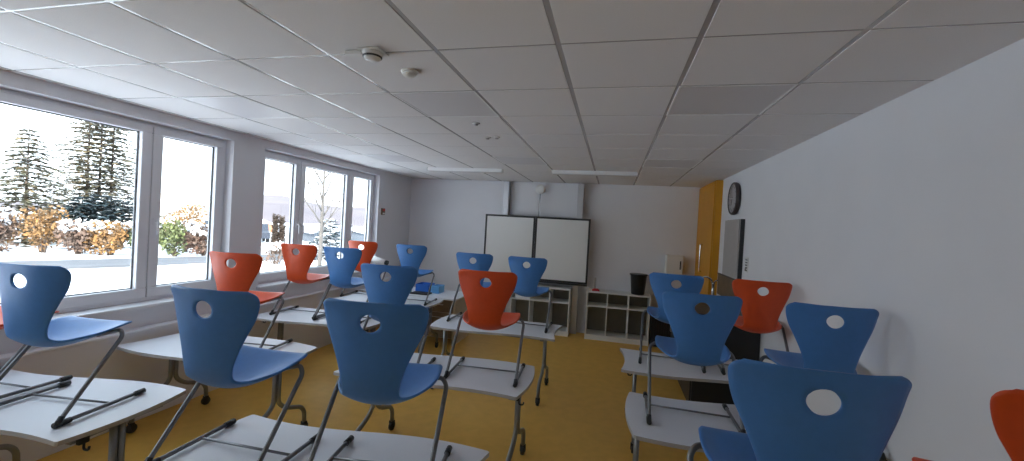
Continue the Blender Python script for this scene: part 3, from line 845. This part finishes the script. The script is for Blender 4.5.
# parked cars
def car(x, y, rz, label):
    t = thing('parked_car', (x, y, gh(x, y)), label, 'car', 'dark cars parked beyond the hedge', rz)
    prof = [(-2.1, .35), (-2.1, .75), (-1.5, .9), (-1.0, 1.4), (.6, 1.42), (1.2, .95), (2.0, .82), (2.1, .4)]
    b = MB(); n = len(prof)
    b.v = [(a, -.85, c) for a, c in prof] + [(a, .85, c) for a, c in prof]
    b.f = [list(range(n)), list(range(n, 2*n))[::-1]] + [[k, (k+1) % n, n+(k+1) % n, n+k] for k in range(n)]
    b.sm = [False]*len(b.f); b.mi = [0]*len(b.f)
    b.build('car_body', M['car'], t)
    for a in (-1.3, 1.3):
        for s in (-1, 1): MB().lathe([(.2, -.1), (.32, -.09), (.32, .09), (.2, .1)], (a, s*.78, .32), 'Y', 18).build('wheel', M['rubber'], t)
    MB().box(-.95, .55, -.86, .86, .98, 1.32, .05).build('side_window', M['house_glass'], t)
    MB().box(-1.0, .6, -.75, .75, 1.42, 1.5, .03).build('snow_cover', M['snow'], t)
    return t
car(-29.5, 26.0, math.radians(-50), 'dark parked car beyond the hedge, left one')
car(-26.2, 25.9, math.radians(-40), 'dark parked car beyond the hedge, right one')
# distant hills
hl = MB(); n = 80
hv = []
for i in range(n+1):
    a = math.radians(90+100*i/n)       # direction sweep from +y to -x and beyond
    top = (8.5+3*math.sin(i*.21)+1.6*math.sin(i*.53+1))*min(1, max(.08, (146-90-100*i/n)/14))
    for (rad, z) in ((150, -1.3), (190, top*.45), (240, top), (300, top*.8)):
        hv.append((math.cos(a)*rad, math.sin(a)*rad, z))
hl.add(hv, [[i*4+j, i*4+j+1, (i+1)*4+j+1, (i+1)*4+j] for i in range(n) for j in range(3)], True)
tag(hl.build('hills', M['hill']), kind='structure')

# ------------------------------------------------------------------ light
w = bpy.data.worlds.new('overcast'); scn.world = w; w.use_nodes = True
nt = w.node_tree; bg = nt.nodes['Background']
tc = nt.nodes.new('ShaderNodeTexCoord'); sp = nt.nodes.new('ShaderNodeSeparateXYZ'); rp = nt.nodes.new('ShaderNodeValToRGB')
nt.links.new(tc.outputs['Generated'], sp.inputs[0]); nt.links.new(sp.outputs['Z'], rp.inputs[0]); nt.links.new(rp.outputs[0], bg.inputs[0])
rp.color_ramp.elements[0].color = (.89, .935, 1.0, 1); rp.color_ramp.elements[1].color = (.68, .82, 1.0, 1)
rp.color_ramp.elements[1].position = .7
bg.inputs[1].default_value = 2.8
sun = bpy.data.lights.new('sun', 'SUN'); sun.energy = 8.0; sun.angle = math.radians(3); sun.color = (1, .93, .85)
so = bpy.data.objects.new('sun', sun); COL.objects.link(so)
so.rotation_euler = Vector((-.22, .85, -.50)).to_track_quat('-Z', 'Y').to_euler()
for nme, (y0, y1) in (('portal_1', W1), ('portal_2', W2)):
    l = bpy.data.lights.new(nme, 'AREA'); l.shape = 'RECTANGLE'; l.size = HEAD-SILL; l.size_y = y1-y0; l.cycles.is_portal = True
    o = bpy.data.objects.new(nme, l); COL.objects.link(o); o.location = (-4.345, (y0+y1)/2, (HEAD+SILL)/2)
    o.rotation_euler = (0, math.radians(-90), 0)

# ------------------------------------------------------------------ camera
yaw, pitch, roll, f = .2371, -.0108, .0566, 416.54
fwd = Vector((-math.sin(yaw)*math.cos(pitch), math.cos(yaw)*math.cos(pitch), math.sin(pitch)))
right = Vector((math.cos(yaw), math.sin(yaw), 0)); up = right.cross(fwd)
r2 = right*math.cos(roll)+up*math.sin(roll); u2 = -right*math.sin(roll)+up*math.cos(roll)
cam = bpy.data.cameras.new('camera'); co = bpy.data.objects.new('camera', cam); COL.objects.link(co)
mw = Matrix((r2, u2, -fwd)).transposed().to_4x4(); mw.translation = (0, 0, 1.93)
co.matrix_world = mw
cam.sensor_fit = 'HORIZONTAL'; cam.sensor_width = 36; cam.lens = f*36/1024; cam.clip_start = .05; cam.clip_end = 800
scn.camera = co
scn.view_settings.view_transform = 'Standard'; scn.view_settings.look = 'None'; scn.view_settings.gamma = 1
scn.view_settings.use_curve_mapping = False
scn.view_settings.exposure = 0.7
scn.cycles.use_denoising = True
scn.cycles.max_bounces = 10; scn.cycles.diffuse_bounces = 6; scn.cycles.sample_clamp_indirect = 8
scn.cycles.caustics_reflective = False; scn.cycles.caustics_refractive = False
